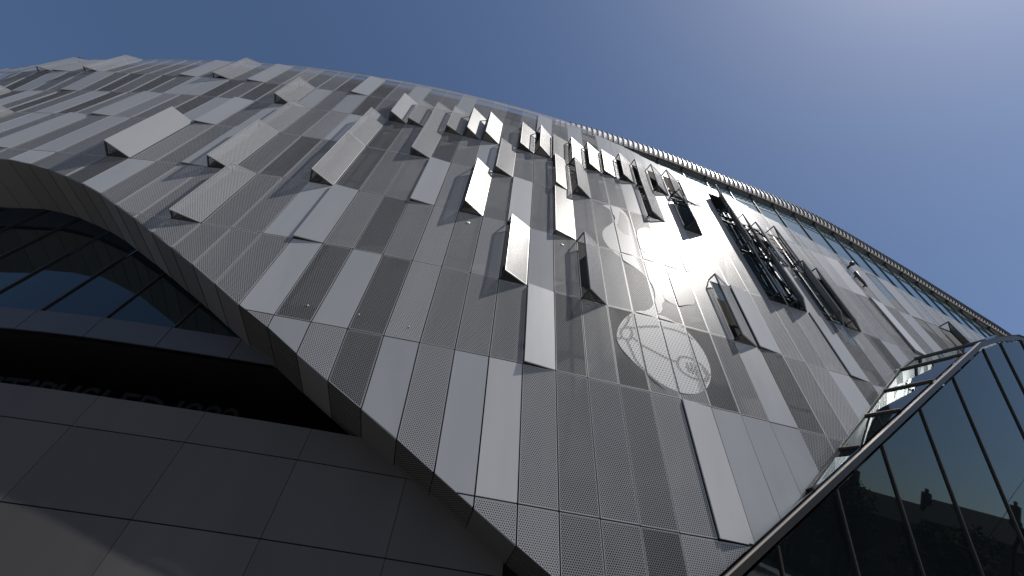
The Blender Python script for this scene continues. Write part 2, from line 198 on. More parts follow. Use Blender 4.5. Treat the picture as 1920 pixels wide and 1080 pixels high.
EM = {"ball": [[3.16, 10.53], [3.27, 10.93], [3.51, 11.38], [3.75, 11.69], [4.01, 11.98], [4.35, 12.18], [4.9, 12.22], [5.44, 12.16], [5.94, 11.84], [6.25, 11.41], [6.45, 10.93], [6.5, 10.41], [6.43, 9.89], [6.22, 9.43], [5.95, 9.1], [5.58, 8.88], [5.19, 8.78], [4.8, 8.82], [4.38, 8.98], [3.96, 9.25], [3.59, 9.61], [3.3, 9.98], [3.18, 10.24]],
 "body": [[3.47, 19.5], [3.9, 19.34], [4.03, 18.99], [4.13, 18.69], [4.09, 18.37], [3.88, 17.97], [3.44, 17.32], [3.26, 16.79], [3.3, 16.21], [3.49, 15.78], [3.73, 15.49], [3.92, 15.31], [4.04, 15.14], [4.3, 15.0], [4.6, 14.8], [4.88, 14.53], [5.14, 14.02], [5.15, 13.37], [5.01, 12.88], [4.76, 12.4], [4.33, 12.09], [4.58, 11.99], [5.07, 12.22], [5.29, 12.6], [5.29, 12.9], [5.51, 13.2], [5.46, 13.6], [5.6, 14.05], [5.8, 14.8], [6.31, 15.37], [6.98, 15.73], [7.34, 15.87], [7.42, 16.71], [7.27, 17.35], [6.83, 17.38], [6.32, 16.98], [6.02, 16.4], [5.89, 16.01], [5.58, 15.86], [5.33, 16.1], [5.01, 16.39], [5.01, 16.93], [4.92, 17.33], [4.92, 18.49], [4.83, 19.34], [4.56, 19.82], [4.09, 19.76]],
 "wedge": [[4.47, 19.4], [4.68, 19.25], [4.78, 18.66], [4.64, 17.36], [4.4, 17.32], [4.23, 17.6], [4.14, 17.97], [4.3, 18.54]],
 "crescent": [[5.1, 17.97], [5.35, 18.35], [5.82, 18.66], [5.91, 18.42], [5.95, 16.91], [5.87, 16.04], [5.59, 15.91], [5.34, 16.14], [5.02, 16.43], [5.01, 16.93]],
 "patch": [[5.46, 13.28], [5.46, 13.6], [5.61, 14.23], [5.95, 14.94], [6.48, 15.49], [6.92, 15.59], [6.96, 14.59], [6.84, 13.44], [6.5, 13.36], [6.02, 13.04], [5.69, 13.12]],
 "lines": [[[3.38, 10.88], [3.49, 11.0], [3.72, 11.12], [3.79, 10.87], [3.64, 10.51], [3.41, 10.48], [3.33, 10.63], [3.38, 10.88]], [[3.87, 11.13], [4.36, 11.36], [4.92, 11.55], [5.54, 11.6], [5.97, 11.51], [6.19, 11.35]], [[3.75, 10.67], [4.04, 10.41], [4.5, 10.24], [4.96, 10.06], [5.3, 10.04]], [[3.52, 10.47], [3.7, 9.68], [3.92, 9.35], [4.25, 9.02], [4.6, 8.78]], [[3.15, 10.4], [3.42, 10.55]], [[3.49, 11.0], [3.71, 11.4], [3.82, 11.71]], [[3.72, 11.12], [3.95, 11.13]], [[5.3, 10.16], [5.45, 10.34], [5.75, 10.39], [6.08, 10.28], [6.29, 10.01], [6.27, 9.72], [6.01, 9.52], [5.65, 9.5], [5.34, 9.64], [5.21, 9.88], [5.3, 10.16]], [[5.61, 10.13], [5.59, 9.71]], [[5.77, 10.18], [5.71, 9.67]], [[5.89, 10.09], [5.84, 9.63]], [[5.5, 9.91], [6.02, 9.82]], [[6.17, 10.1], [6.2, 9.82]], [[6.18, 9.77], [6.41, 9.88]], [[6.06, 9.46], [6.29, 9.72]]]}
def Sk(k, z):
    i = min(max(int(math.floor(k-KA)), 0), len(GG[0])-2); u = k-KA-i
    a = 0
    while a < len(ZR)-2 and z > ZR[a+1]: a += 1
    v = (z-ZR[a])/(ZR[a+1]-ZR[a])
    v = max(v, -.6)
    A, B, D, E = GG[a][i], GG[a][i+1], GG[a+1][i], GG[a+1][i+1]
    x = (1-v)*((1-u)*A[0]+u*B[0])+v*((1-u)*D[0]+u*E[0])
    y = (1-v)*((1-u)*A[1]+u*B[1])+v*((1-u)*D[1]+u*E[1])
    return Vector((x, y, z+OZ))
def nrm(k, z):
    du = Sk(k+.5, z)-Sk(k-.5, z); dv = Sk(k, z+.4)-Sk(k, z-.4)
    return du.cross(dv).normalized()
def cellnrm(k, z0, z1):
    return (Sk(k+1, z0)-Sk(k, z1)).cross(Sk(k+1, z1)-Sk(k, z0)).normalized()
def hn(k, z):                                # horizontal outward normal
    n = nrm(k, z); n.z = 0; return n.normalized()

def interp(L, k):
    if k <= L[0][0]: return L[0][1]
    for (a, za), (b, zb) in zip(L, L[1:]):
        if k <= b: return za+(zb-za)*(k-a)/(b-a)
    return L[-1][1]
TOP = [(-42, 24), (-36, 25.6), (-33.29, 27.28), (-32.36, 28.37), (-31.15, 28.97), (-28.09, 29.91), (-25.57, 30.25), (-14, 30.38), (-8, 30.62), (-4, 30.68), (0, 30.85), (1.94, 30.92), (3, 30.46), (4, 30.0), (5, 29.62), (6, 29.38), (7, 28.8), (8, 28.33), (9.16, 28.2), (10, 27.8), (11.5, 27.55), (12.9, 27.2), (14.5, 26.25), (16.3, 25.77), (18, 25.26), (19.6, 24.7), (21.1, 24.13), (22.67, 23.63), (24, 23.0), (25.2, 22.35), (26.4, 21.89), (27.6, 21.38), (28.6, 20.87), (34, 18.5), (40, 15)]
BOT = [(-42, 9), (-34, 12.6), (-26, 14.3), (-22, 14.72), (-20, 14.71), (-19, 14.5), (-18, 14.2), (-17, 13.8), (-16, 13.37), (-15, 12.88), (-14, 12.29), (-13, 11.72), (-12, 11.1), (-11, 10.5), (-10, 9.91), (-9, 9.29), (-8, 8.66), (-7, 8.1), (-6, 7.46), (-5, 6.86), (-4, 6.27), (-3, 5.69), (-2, 5.08), (-1, 4.48), (0, 3.89), (1, 3.32), (2, 2.72), (3, 2.1), (4, 1.4), (6, 0), (8, -1)]
PAV = [(0, -1.5), (3, 2.0), (4.4, 3.32), (5.34, 4.11), (6.12, 4.74), (8.15, 6.41), (10.52, 8.4), (13.39, 10.88), (16.88, 13.87), (17.97, 14.7), (18.85, 15.2), (20.29, 15.68), (24, 16.4), (40, 16.4)]
bot = lambda k: max(interp(BOT, k), interp(PAV, k))
top = lambda k: interp(TOP, k)

def clip(P, f):                              # keep f >= 0 (linear f)
    R = []
    for i in range(len(P)):
        a = P[i]; b = P[(i+1) % len(P)]; fa = f(a); fb = f(b)
        if fa >= 0: R.append(a)
        if (fa >= 0) != (fb >= 0):
            t = fa/(fa-fb); R.append((a[0]+(b[0]-a[0])*t, a[1]+(b[1]-a[1])*t))
    return R
def clean(P):
    R = []
    for p in P:
        if not R or (abs(p[0]-R[-1][0])+abs(p[1]-R[-1][1])) > 1e-3: R.append(p)
    if len(R) > 1 and abs(R[0][0]-R[-1][0])+abs(R[0][1]-R[-1][1]) < 1e-3: R.pop()
    return R
def area(P): return .5*sum(P[i][0]*P[(i+1) % len(P)][1]-P[(i+1) % len(P)][0]*P[i][1] for i in range(len(P)))
def inset(P, d):                             # convex polygon moved in by d
    Q = P
    for i in range(len(P)):
        a = P[i]; b = P[(i+1) % len(P)]; L = math.hypot(b[0]-a[0], b[1]-a[1])
        if L < 1e-4: continue
        nx, ny = -(b[1]-a[1])/L, (b[0]-a[0])/L
        Q = clip(Q, lambda p: (p[0]-a[0])*nx+(p[1]-a[1])*ny-d)
        if len(Q) < 3: return []
    return clean(Q)

def cell(k, z0, z1):
    P = [(k, z0), (k+1, z0), (k+1, z1), (k, z1)]
    for g in (BOT, PAV):
        a, b = interp(g, k), interp(g, k+1)
        P = clip(P, lambda p: p[1]-(a+(b-a)*(p[0]-k)))
        if len(P) < 3: return []
    a, b = top(k), top(k+1)
    P = clip(P, lambda p: (a+(b-a)*(p[0]-k))-p[1])
    return clean(P)

ZB = [1.1]+ZR+[31.6]                          # band limits
# one letter per panel: S plain sheet, s pale plain sheet, P M D perforated with small, mid, large holes
BANDS = [(-2, 'SPPMMDPPMMM'),
         (-9, 'PPSPDSPSsPMMMPsSSSMMM'),
         (-14, 'MMMMMMSDSDPMMMsDMDMMDMSDMPSDSMD'),
         (-22, 'MMSMMDSMPMPMMSSMDMPMPPSMPPMMMPPSPPPSDPDSMSM'),
         (-34, 'MDMMMMMMPMSMSMSMMSPMSPMDMPDMMSPPMsMPMMMMSSPPPSSSSSPPMsMSDMSPPP'),
         (-36, 'MDMMMMPDSMDMSDMSPMDSSMSPMPSPDMPDMSPMMPPMMSPSSSSSSSMPPSsMSDSPPPPPP'),
         (-36, 'MMMMMMDSMMSMDMDMSSDMDMPSMSDMSPPPSSMPPPPPPPPPPPSSSSPSMPPMPPPPP'),
         (-36, 'MMMMMMPSMPMMMMMSMPMSMPMMDSDMSMMSMMDMSMSDSSSSSSSSSPMP'),
         (-36, 'P'*60)]
FLAP = {}                                     # (column, band): opening angle in degrees
for b, L in {1: [(5, 4)], 2: [(0, 7)], 3: [(-12, 21), (-8, 6), (-1, 27), (2, 33), (8, 23), (9, 5), (13, 4)],
             4: [(-26, 33), (-22, 5), (-17, 42), (-14, 4), (-13, 32), (-9, 36), (-5, 6), (-3, 34), (-1, 4), (1, 14), (11, 33), (12, 40), (14, 39), (15, 30), (19, 7), (24, 32)],
             5: [(-30, 33), (-21, 5), (-16, 6), (-13, 20), (-9, 33), (-6, 24), (-2, 22), (1, 21), (2, 30), (6, 22), (8, 39), (11, 42), (12, 32), (13, 22), (14, 32)],
             6: [(-26, 4), (-14, 33), (-8, 33), (-7, 22), (-6, 24), (-5, 24), (-4, 33), (-3, 33), (-1, 25), (0, 33), (1, 13), (2, 22), (3, 22), (4, 13), (5, 22), (6, 22), (7, 24), (8, 24), (9, 8), (11, 41)],
             7: [(-30, 17), (-29, 5), (-27, 17), (-21, 5), (-19, 19), (-17, 5), (-11, 6), (0, 4)]}.items():
    for k, a in L: FLAP[(k, b)] = a

BASE = Vector((0, 11.0, 0))
stadium = empty('stadium', 'stadium clad in grey solid and perforated metal panels under a white ribbed roof edge', 'stadium', loc=BASE)
RINV = Matrix.Translation(-BASE)
def part(o):
    o.matrix_parent_inverse = RINV; return o

GAP = .019
def panel_mesh(name, P, pos, kind, parent, thick=.045, fold=True):
    """sheet panel: P outline in (column, height), pos maps (column, height, out) to space"""
    O = inset(P, GAP)
    if len(O) < 3 or area(O) < .004: return None
    perf = kind in 'PMD'
    I = inset(P, GAP+.013) if perf else []
    V = []; F = []; mi = []; uv = []
    def addp(p, off): V.append(pos(p[0], p[1], off)); uv.append((p[0], p[1])); return len(V)-1
    n = len(O)
    a = [addp(p, 0) for p in O]; c = [addp(p, -thick) for p in O]
    if perf and len(I) == n:
        b = [addp(p, 0) for p in I]
        F.append(tuple(b)); mi.append(0)
        for i in range(n):
            j = (i+1) % n; F.append((a[i], a[j], b[j], b[i])); mi.append(1)
    else:
        F.append(tuple(a)); mi.append(0)
        if not perf: F.append(tuple(reversed(c))); mi.append(0)
    for i in range(n):
        j = (i+1) % n; F.append((a[j], a[i], c[i], c[j])); mi.append(1)
    m = {'S': M['solid'], 's': M['pale'], 'P': M['perf_light'], 'M': M['perf_mid'], 'D': M['perf_dark']}[kind]
    return mesh(name, V, F, [m, M['edge'] if perf else m], parent, mi, uv)

PANEL = {}
for b, (k0, codes) in enumerate(BANDS):
    z0, z1 = ZB[b], ZB[b+1]
    for q, kind in enumerate(codes):
        k = k0+q
        P = cell(k, z0, z1)
        if len(P) < 3 or area(P) < .015: continue
        zs = [p[1] for p in P]; za, zb = min(zs), max(zs)
        n = cellnrm(k, z0, z1)
        ang = FLAP.get((k, b))
        jx, jz = random.gauss(.028*min(max(k/4, 0), 1), .004), random.gauss(0, .004)      # slight random misalignment, plus an added tilt right of centre shifting the sun glare
        if ang is None:
            pos = lambda kk, zz, off: Sk(kk, zz)+n*(off+(kk-k-.5)*jx+(zz-(za+zb)/2)*jz*.4)
            nm = {'S': 'solid_panel', 's': 'solid_panel'}.get(kind, 'perforated_panel')
            o = panel_mesh(nm, P, pos, kind, stadium)
            if o: part(o); PANEL[(k, b)] = (o, P, n)
            continue
        th = math.radians(ang)
        def pos(kk, zz, off):
            H = Sk(k+1, zz); d = Sk(k, zz)-H; L = d.length; d.normalize(); f = (k+1-kk)*L
            return H+d*(f*math.cos(th))+n*(f*math.sin(th)+.01)+(n*math.cos(th)-d*math.sin(th))*off
        o = panel_mesh('hinged_panel', P, pos, kind, stadium)
        if not o: continue
        part(o); PANEL[(k, b)] = (o, P, n)
        e0, e1 = za+.05, zb-.05
        f = MB(); bw = .045 if ang > 10 else .03
        Hb, Ht, Ab, At = Sk(k+1-.02, e0)-n*.03, Sk(k+1-.02, e1)-n*.03, Sk(k+.04, e0)-n*.03, Sk(k+.04, e1)-n*.03
        Ob, Ot = pos(k+.04, e0, -.05), pos(k+.04, e1, -.05)
        f.bar(Ab, At, bw, up=n); f.bar(Hb, Ht, bw, up=n); f.bar(Hb, Ab, bw, up=n); f.bar(Ht, At, bw, up=n)
        f.bar(Ab, Ob, bw, up=(0, 0, 1)); f.bar(At, Ot, bw, up=(0, 0, 1)); f.bar(Ob, Ot, bw*.9, up=n)
        f.bar(Ob, pos(k+.95, e0, -.05), bw*.8); f.bar(Ot, pos(k+.95, e1, -.05), bw*.8)
        if ang < 10:
            for fr in (.33, .66): f.bar(Ab.lerp(At, fr), Ob.lerp(Ot, fr), bw)
        f.build('frame', M['frame'], o)
        if ang > 10 and b < 7 and k < 10:
            d0 = Vector((0, 0, .02))
            T = [Ab+d0, Hb+d0, Ob+d0]
            mesh('end_plate', T, [(0, 1, 2)], [M['mesh_dark']], o, None, [(0, 0), (1, 0), (.1, .5)])

# emblem: bird standing on a ball, punched with finer holes across the panels
def emblem(name, poly, off, m):
    for (k, b), (o, P, n) in list(PANEL.items()):
        if k < 2 or k > 8 or b < 1 or b > 5 or (k, b) in FLAP: continue
        I = inset(P, GAP+.02)
        if len(I) < 3: continue
        Q = [tuple(p) for p in poly]
        if area(Q) < 0: Q.reverse()
        for i in range(len(I)):
            a = I[i]; c = I[(i+1) % len(I)]
            Q = clip(Q, lambda p: (c[0]-a[0])*(p[1]-a[1])-(c[1]-a[1])*(p[0]-a[0]))
            if len(Q) < 3: break
        Q = clean(Q) if len(Q) > 2 else Q
        if len(Q) < 3 or abs(area(Q)) < .004: continue
        mesh(name, [Sk(p[0], p[1])+n*off for p in Q], [tuple(range(len(Q)))], [m], o, None, Q)
def smooth_poly(P, closed=True):
    for _ in range(2):
        R = []
        for i in range(len(P) if closed else len(P)-1):
            a, b = P[i], P[(i+1) % len(P)]
            R += [(a[0]*.75+b[0]*.25, a[1]*.75+b[1]*.25), (a[0]*.25+b[0]*.75, a[1]*.25+b[1]*.75)]
        P = R
    return P
emblem('emblem_ball', smooth_poly(EM['ball']), .010, M['perf_emblem'])
emblem('emblem_bird', smooth_poly(EM['body']), .010, M['perf_emblem'])
emblem('emblem_shade', EM['wedge'], .014, M['shade'])
for key in ('crescent', 'patch'): emblem('emblem_shade', smooth_poly(EM[key]), .014, M['shade'])
for (k, b), (o, P, n) in list(PANEL.items()):
    if k < 2 or k > 7 or b not in (2, 3): continue
    I = inset(P, GAP+.03); V = []; F = []; uv = []
    for L in EM['lines']:
        for (a, c) in zip(L, L[1:]):
            ln = math.hypot(c[0]-a[0], c[1]-a[1]); ns = max(1, int(ln/.07))
            tx, tz = (c[0]-a[0])/ln, (c[1]-a[1])/ln
            for s in range(ns):
                p = (a[0]+(c[0]-a[0])*s/ns, a[1]+(c[1]-a[1])*s/ns); r = (a[0]+(c[0]-a[0])*(s+1)/ns, a[1]+(c[1]-a[1])*(s+1)/ns)
                md = ((p[0]+r[0])/2, (p[1]+r[1])/2)
                if all((I[(i+1) % len(I)][0]-I[i][0])*(md[1]-I[i][1])-(I[(i+1) % len(I)][1]-I[i][1])*(md[0]-I[i][0]) > 0 for i in range(len(I))):
                    h = .052; qd = [(p[0]-tz*-h, p[1]-tx*h), (r[0]-tz*-h, r[1]-tx*h), (r[0]+tz*-h, r[1]+tx*h), (p[0]+tz*-h, p[1]+tx*h)]
                    bI = len(V); V += [Sk(*t)+n*.015 for t in qd]; uv += qd; F.append((bI, bI+1, bI+2, bI+3))
    if F: tag(mesh('emblem_seam', V, F, [M['perf_seam']], o, None, uv), kind='stuff')

# inner wall behind the screen, with glazing where the big flaps stand open
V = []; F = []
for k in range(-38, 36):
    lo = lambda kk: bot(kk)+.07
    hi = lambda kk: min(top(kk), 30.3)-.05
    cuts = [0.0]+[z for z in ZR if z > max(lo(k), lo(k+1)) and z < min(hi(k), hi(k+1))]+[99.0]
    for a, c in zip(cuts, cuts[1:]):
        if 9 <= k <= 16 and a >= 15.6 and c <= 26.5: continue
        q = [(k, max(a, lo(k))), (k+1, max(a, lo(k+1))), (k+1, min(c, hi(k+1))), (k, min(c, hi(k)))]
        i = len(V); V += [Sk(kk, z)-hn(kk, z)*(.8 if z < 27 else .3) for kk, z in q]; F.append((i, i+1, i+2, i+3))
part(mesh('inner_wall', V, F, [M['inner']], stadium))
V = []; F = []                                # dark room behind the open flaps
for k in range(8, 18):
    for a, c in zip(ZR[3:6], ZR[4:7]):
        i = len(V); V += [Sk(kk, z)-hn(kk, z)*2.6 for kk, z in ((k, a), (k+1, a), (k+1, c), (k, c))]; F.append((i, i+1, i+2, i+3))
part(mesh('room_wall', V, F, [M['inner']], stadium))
for k in range(9, 17):
    for a, c in zip(ZR[3:6], ZR[4:7]):
        zm = (a+c)/2
        for lo, hi in ((a, zm), (zm, c)):
            P = [Sk(kk, z)-hn(kk, z)*.85 for kk, z in ((k+.03, lo+.03), (k+.97, lo+.03), (k+.97, hi-.03), (k+.03, hi-.03))]
            part(MB().slab(P, nrm(k+.5, zm), .02).build('window_pane', M['glass_top'], stadium))
        f = MB(); f.bar(Sk(k, a)-hn(k, a)*.8, Sk(k, c)-hn(k, c)*.8, .07)
        f.bar(Sk(k, zm)-hn(k, zm)*.8, Sk(k+1, zm)-hn(k+1, zm)*.8, .06)
        part(f.build('window_mullion', M['frame'], stadium))
    if k == 13:
        for a, c in zip(ZR[3:6], ZR[4:7]):
            f = MB(); f.bar(Sk(k, a)-hn(k, a)*.55, Sk(k+2, c)-hn(k+2, c)*.55, .09); f.bar(Sk(k, c)-hn(k, c)*.5, Sk(k+2, a)-hn(k+2, a)*.5, .09)
            part(f.build('cross_brace', M['frame'], stadium))

# reveal: the return under the sweeping lower edge of the screen
def dep(k): return 1.72+.065*min(max(-6-k, 0), 16)*.45
def back(k, z, d): return Sk(k, z)-hn(k, z)*d
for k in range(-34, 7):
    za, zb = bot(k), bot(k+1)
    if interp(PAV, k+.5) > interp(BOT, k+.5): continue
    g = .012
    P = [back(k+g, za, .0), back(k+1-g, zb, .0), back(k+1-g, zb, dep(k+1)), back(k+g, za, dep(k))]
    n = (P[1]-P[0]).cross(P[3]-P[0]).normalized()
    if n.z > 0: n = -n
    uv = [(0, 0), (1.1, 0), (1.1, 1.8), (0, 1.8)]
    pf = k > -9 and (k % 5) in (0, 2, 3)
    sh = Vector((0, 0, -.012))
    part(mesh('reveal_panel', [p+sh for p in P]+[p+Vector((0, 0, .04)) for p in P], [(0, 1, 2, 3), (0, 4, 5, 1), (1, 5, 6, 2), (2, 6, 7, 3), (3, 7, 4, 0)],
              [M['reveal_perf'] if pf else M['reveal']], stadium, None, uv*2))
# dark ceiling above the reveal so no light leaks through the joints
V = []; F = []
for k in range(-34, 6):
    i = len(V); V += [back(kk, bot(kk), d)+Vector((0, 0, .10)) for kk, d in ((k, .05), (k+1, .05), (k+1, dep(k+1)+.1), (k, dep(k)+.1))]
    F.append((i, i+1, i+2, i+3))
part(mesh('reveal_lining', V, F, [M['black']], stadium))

# stone clad lower wall, recess and tilted glazing under the sweep
SZ = [-1.6, -.05, 1.75, 3.58, 5.42, 6.31]
for i in range(11):
    ka = -29.7+2.72*i; kb = ka+2.735
    for a, c in zip(SZ, SZ[1:]):
        if kb > 9: continue
        g = .014; P = []
        for kk in [ka+g, (ka+kb)/2, kb-g]: P.append((kk, a+g))
        for kk in [kb-g, (ka+kb)/2, ka+g]: P.append((kk, c-g))
        Q = [back(kk, 9., dep(kk)-.12)+Vector((0, 0, z-9.)) for kk, z in P]
        part(MB().slab(Q, hn((ka+kb)/2, 9.), .05).build('stone_panel', M['stone'], stadium))
def strip(name, d0, z0, d1, z1, k0, k1, m, step=1.0):
    V = []; F = []; kk = k0
    while kk <= k1+1e-6:
        e = dep(kk)-1.72; V += [back(kk, 9., d0+e)+Vector((0, 0, z0-9.)), back(kk, 9., d1+e)+Vector((0, 0, z1-9.))]; kk += step
    for i in range(0, len(V)-2, 2): F.append((i, i+2, i+3, i+1))
    return part(mesh(name, V, F, [m], stadium))
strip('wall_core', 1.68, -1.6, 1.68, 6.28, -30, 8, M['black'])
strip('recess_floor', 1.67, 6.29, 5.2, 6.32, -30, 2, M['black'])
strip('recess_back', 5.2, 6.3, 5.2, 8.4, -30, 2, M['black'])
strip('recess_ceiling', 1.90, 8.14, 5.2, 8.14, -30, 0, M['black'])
GM = [-14.73+2.115*i for i in range(-7, 5)]
for a, c in zip(GM, GM[1:]):
    g = .012
    Q = [back(kk, 9., dep(kk)-.02)+Vector((0, 0, z-9.)) for kk, z in ((a+g, 8.14), ((a+c)/2, 8.14), (c-g, 8.14), (c-g, 8.92), ((a+c)/2, 8.92), (a+g, 8.92))]
    part(MB().slab(Q, hn((a+c)/2, 9.), .05).build('sill_panel', M['sill'], stadium))
    lean = .11
    Q = [back(kk, 9., dep(kk)+.07+(z-8.97)*lean)+Vector((0, 0, z-9.)) for kk, z in ((a+.03, 8.97), (c-.03, 8.97), (c-.03, 15.6), (a+.03, 15.6))]
    part(MB().slab(Q, hn((a+c)/2, 9.), .03).build('window_pane', M['glass'], stadium))
    f = MB(); f.bar(back(c, 9., dep(c)+.04)+Vector((0, 0, -.08)), back(c, 9., dep(c)+.04+6.6*lean)+Vector((0, 0, 6.6)), .035, .06, up=hn(c, 9.))
    part(f.build('window_mullion', M['mullion'], stadium))
strip('room_wall', 5.0, 8.0, 5.0, 15.7, -30, -2, M['inner'], 2.0)

# letters standing in the shade of the recess
sign = empty('raised_lettering', 'dark raised metal lettering ESTABLISHED 1882 in the black recess above stone wall', 'sign', loc=back(-11, 6., 2.35))
txt = 'ESTABLISHED 1882'; kpos = -15.15
for ch in txt:
    wch = {'I': .30, ' ': .34, '1': .40, 'L': .46}.get(ch, .52)
    if ch != ' ':
        cu = bpy.data.curves.new('letter', 'FONT'); cu.body = ch; cu.size = 1.12; cu.extrude = .03; cu.resolution_u = 2; cu.bevel_depth = .006
        to = bpy.data.objects.new('tmp', cu); C.objects.link(to)
        me = bpy.data.meshes.new_from_object(to); bpy.data.objects.remove(to); bpy.data.curves.remove(cu)
        n = hn(kpos, 6.); x = Vector((0, 0, 1)).cross(n).normalized()
        R = Matrix((x, Vector((0, 0, 1)), n)).transposed().to_4x4(); R.translation = back(kpos, 9., dep(kpos)+.6)+Vector((0, 0, -2.86))
        me.transform(R); me.name = 'letter'; me.materials.clear()
        o = link('letter', me, [M['letter']], sign); o.matrix_parent_inverse = Matrix.Translation(-sign.location)
    kpos += wch

# roof edge: white standing seam fascia over a dark soffit, clerestory glazing below
CP = [(1.6, 11.35), (3.9, 11.63), (6.2, 12.06), (8.4, 12.5), (10.5, 12.98), (12.7, 13.56), (15, 14.16), (17.4, 14.78), (19.7, 15.43), (22.7, 16.38), (25.8, 17.55), (29.1, 18.9), (32.4, 20.25), (36.4, 21.95), (40.5, 23.7), (43.8, 25.1), (50, 27.9)]
pl = [Vector((p[0], p[1], 31+OZ)) for p in CP]
def resample(pl, step):
    out = [pl[0].copy()]; acc = 0
    for a, b in zip(pl, pl[1:]):
        L = (b-a).length; t = step-acc
        while t <= L: out.append(a.lerp(b, t/L)); t += step
        acc = L-(t-step)
    return out
fine = []
for i in range(len(pl)-1):                    # Catmull-Rom
    p0, p1, p2, p3 = pl[max(i-1, 0)], pl[i], pl[i+1], pl[min(i+2, len(pl)-1)]
    for s in range(8):
        t = s/8; fine.append(.5*((2*p1)+(p2-p0)*t+(2*p0-5*p1+4*p2-p3)*t*t+(3*p1-p0-3*p2+p3)*t**3))
rs = resample(fine+[pl[-1]], .385)
def ndir(i):
    t = rs[min(i+1, len(rs)-1)]-rs[max(i-1, 0)]; t.z = 0; t.normalize(); return Vector((t.y, -t.x, 0))
PROF = [(-.05, -.02), (.06, .02), (.13, .35), (.12, .75), (.03, 1.1), (-.15, 1.36), (-.42, 1.5)]
U = Vector((0, 0, 1))
for i in range(len(rs)-1):
    na, nb = ndir(i), ndir(i+1); V = []; F = []
    for o_, h in PROF: V += [rs[i]+na*o_+U*h, rs[i+1]+nb*o_+U*h]
    for q in range(len(PROF)-1): F.append((2*q, 2*q+1, 2*q+3, 2*q+2))
    o = part(mesh('fascia_panel', V, F, [M['fascia']], stadium))
    r = MB()
    for (o1, h1), (o2, h2) in zip(PROF, PROF[1:]):
        r.bar(rs[i]+na*(o1+.03)+U*h1, rs[i]+na*(o2+.03)+U*h2, .055, .11, up=na)
    r.build('rib', M['rib'], o)
for i in range(0, len(rs)-5, 5):
    na, nb = ndir(i), ndir(i+5)
    P = [rs[i]-na*.06, rs[i+5]-nb*.06, rs[i+5]-nb*.27, rs[i]-na*.27]
    part(MB().slab([p+(P[2]-p)*.004 for p in P], (0, 0, -1), .06).build('soffit_panel', M['soffit'], stadium))
    part(MB().bar(rs[i]-na*.08-U*.06, rs[i]-na*.27-U*.06, .08, .10).build('soffit_beam', M['rib'], stadium))
V = []; F = []
for i in range(0, len(rs), 4):
    n_ = ndir(i); V += [rs[i]-n_*.42+U*1.5, rs[i]-n_*9+U*2.6]
for i in range(0, len(V)-2, 2): F.append((i, i+2, i+3, i+1))
part(mesh('roof', V, F, [M['fascia']], stadium))
gp = resample(fine+[pl[-1]], 1.92)
def gn(i):
    t = gp[min(i+1, len(gp)-1)]-gp[max(i-1, 0)]; t.z = 0; t.normalize(); return Vector((t.y, -t.x, 0))
for i in range(len(gp)-1):
    zb_ = 9.0
    A, B = gp[i]-gn(i)*.28, gp[i+1]-gn(i+1)*.28
    P = [A-U*zb_, B-U*zb_, B-U*.02, A-U*.02]
    part(MB().slab([P[0].lerp(P[1], .015), P[1].lerp(P[0], .015), P[2].lerp(P[3], .015), P[3].lerp(P[2], .015)], gn(i), .03).build('clerestory_pane', M['glass_top'], stadium))
    f = MB(); f.bar(A-U*zb_+gn(i)*.03, A-U*.02+gn(i)*.03, .045, .07, up=gn(i)); f.bar(A-U*1.55+gn(i)*.012, B-U*1.55+gn(i+1)*.012, .03)
    part(f.build('clerestory_mullion', M['mullion'], stadium))
V = []; F = []
for i in range(0, len(gp)):
    V += [gp[i]-gn(i)*3-U*9, gp[i]-gn(i)*3]
for i in range(0, len(V)-2, 2): F.append((i, i+2, i+3, i+1))
part(mesh('concourse_wall', V, F, [M['inner']], stadium))

# ------------------------------------------------------------------ glass entrance pavilion
def V3(x, y, z): return Vector((x, y, z+OZ))
cdir = Vector((4.94, .48, 3.66)); c0 = V3(13.56, 11.62, 9.90)
CPt = lambda z: c0+cdir*((z-9.95)/3.66)
mdir = Vector((-.0255, -.3397, .9402)).normalized()
pn = cdir.cross(mdir).normalized()            # faces the street
if pn.y > 0: pn = -pn
pav = empty('glass_pavilion', 'dark glazed pavilion with leaning glass front and sloping pale coping at lower right', 'pavilion', loc=(12, 10.5, 0))
PINV = Matrix.Translation(-pav.location)
def pp(o): o.matrix_parent_inverse = PINV; return o
def onplane(x, z):                            # point of the leaning front at world x, z
    y = c0.y-((x-c0.x)*pn.x+(z+OZ-c0.z)*pn.z)/pn.y
    return V3(x, y, z)
edge = [CPt(z) for z in (-1.4, 1.2, 3.24, 5.09, 6.85, 8.6, 10.42, 12.35, 14.5)]
for x, z in ((21.25, 15.28), (23.09, 16.05), (25.6, 16.4), (28.2, 16.5), (31, 16.5)): edge.append(onplane(x, z))
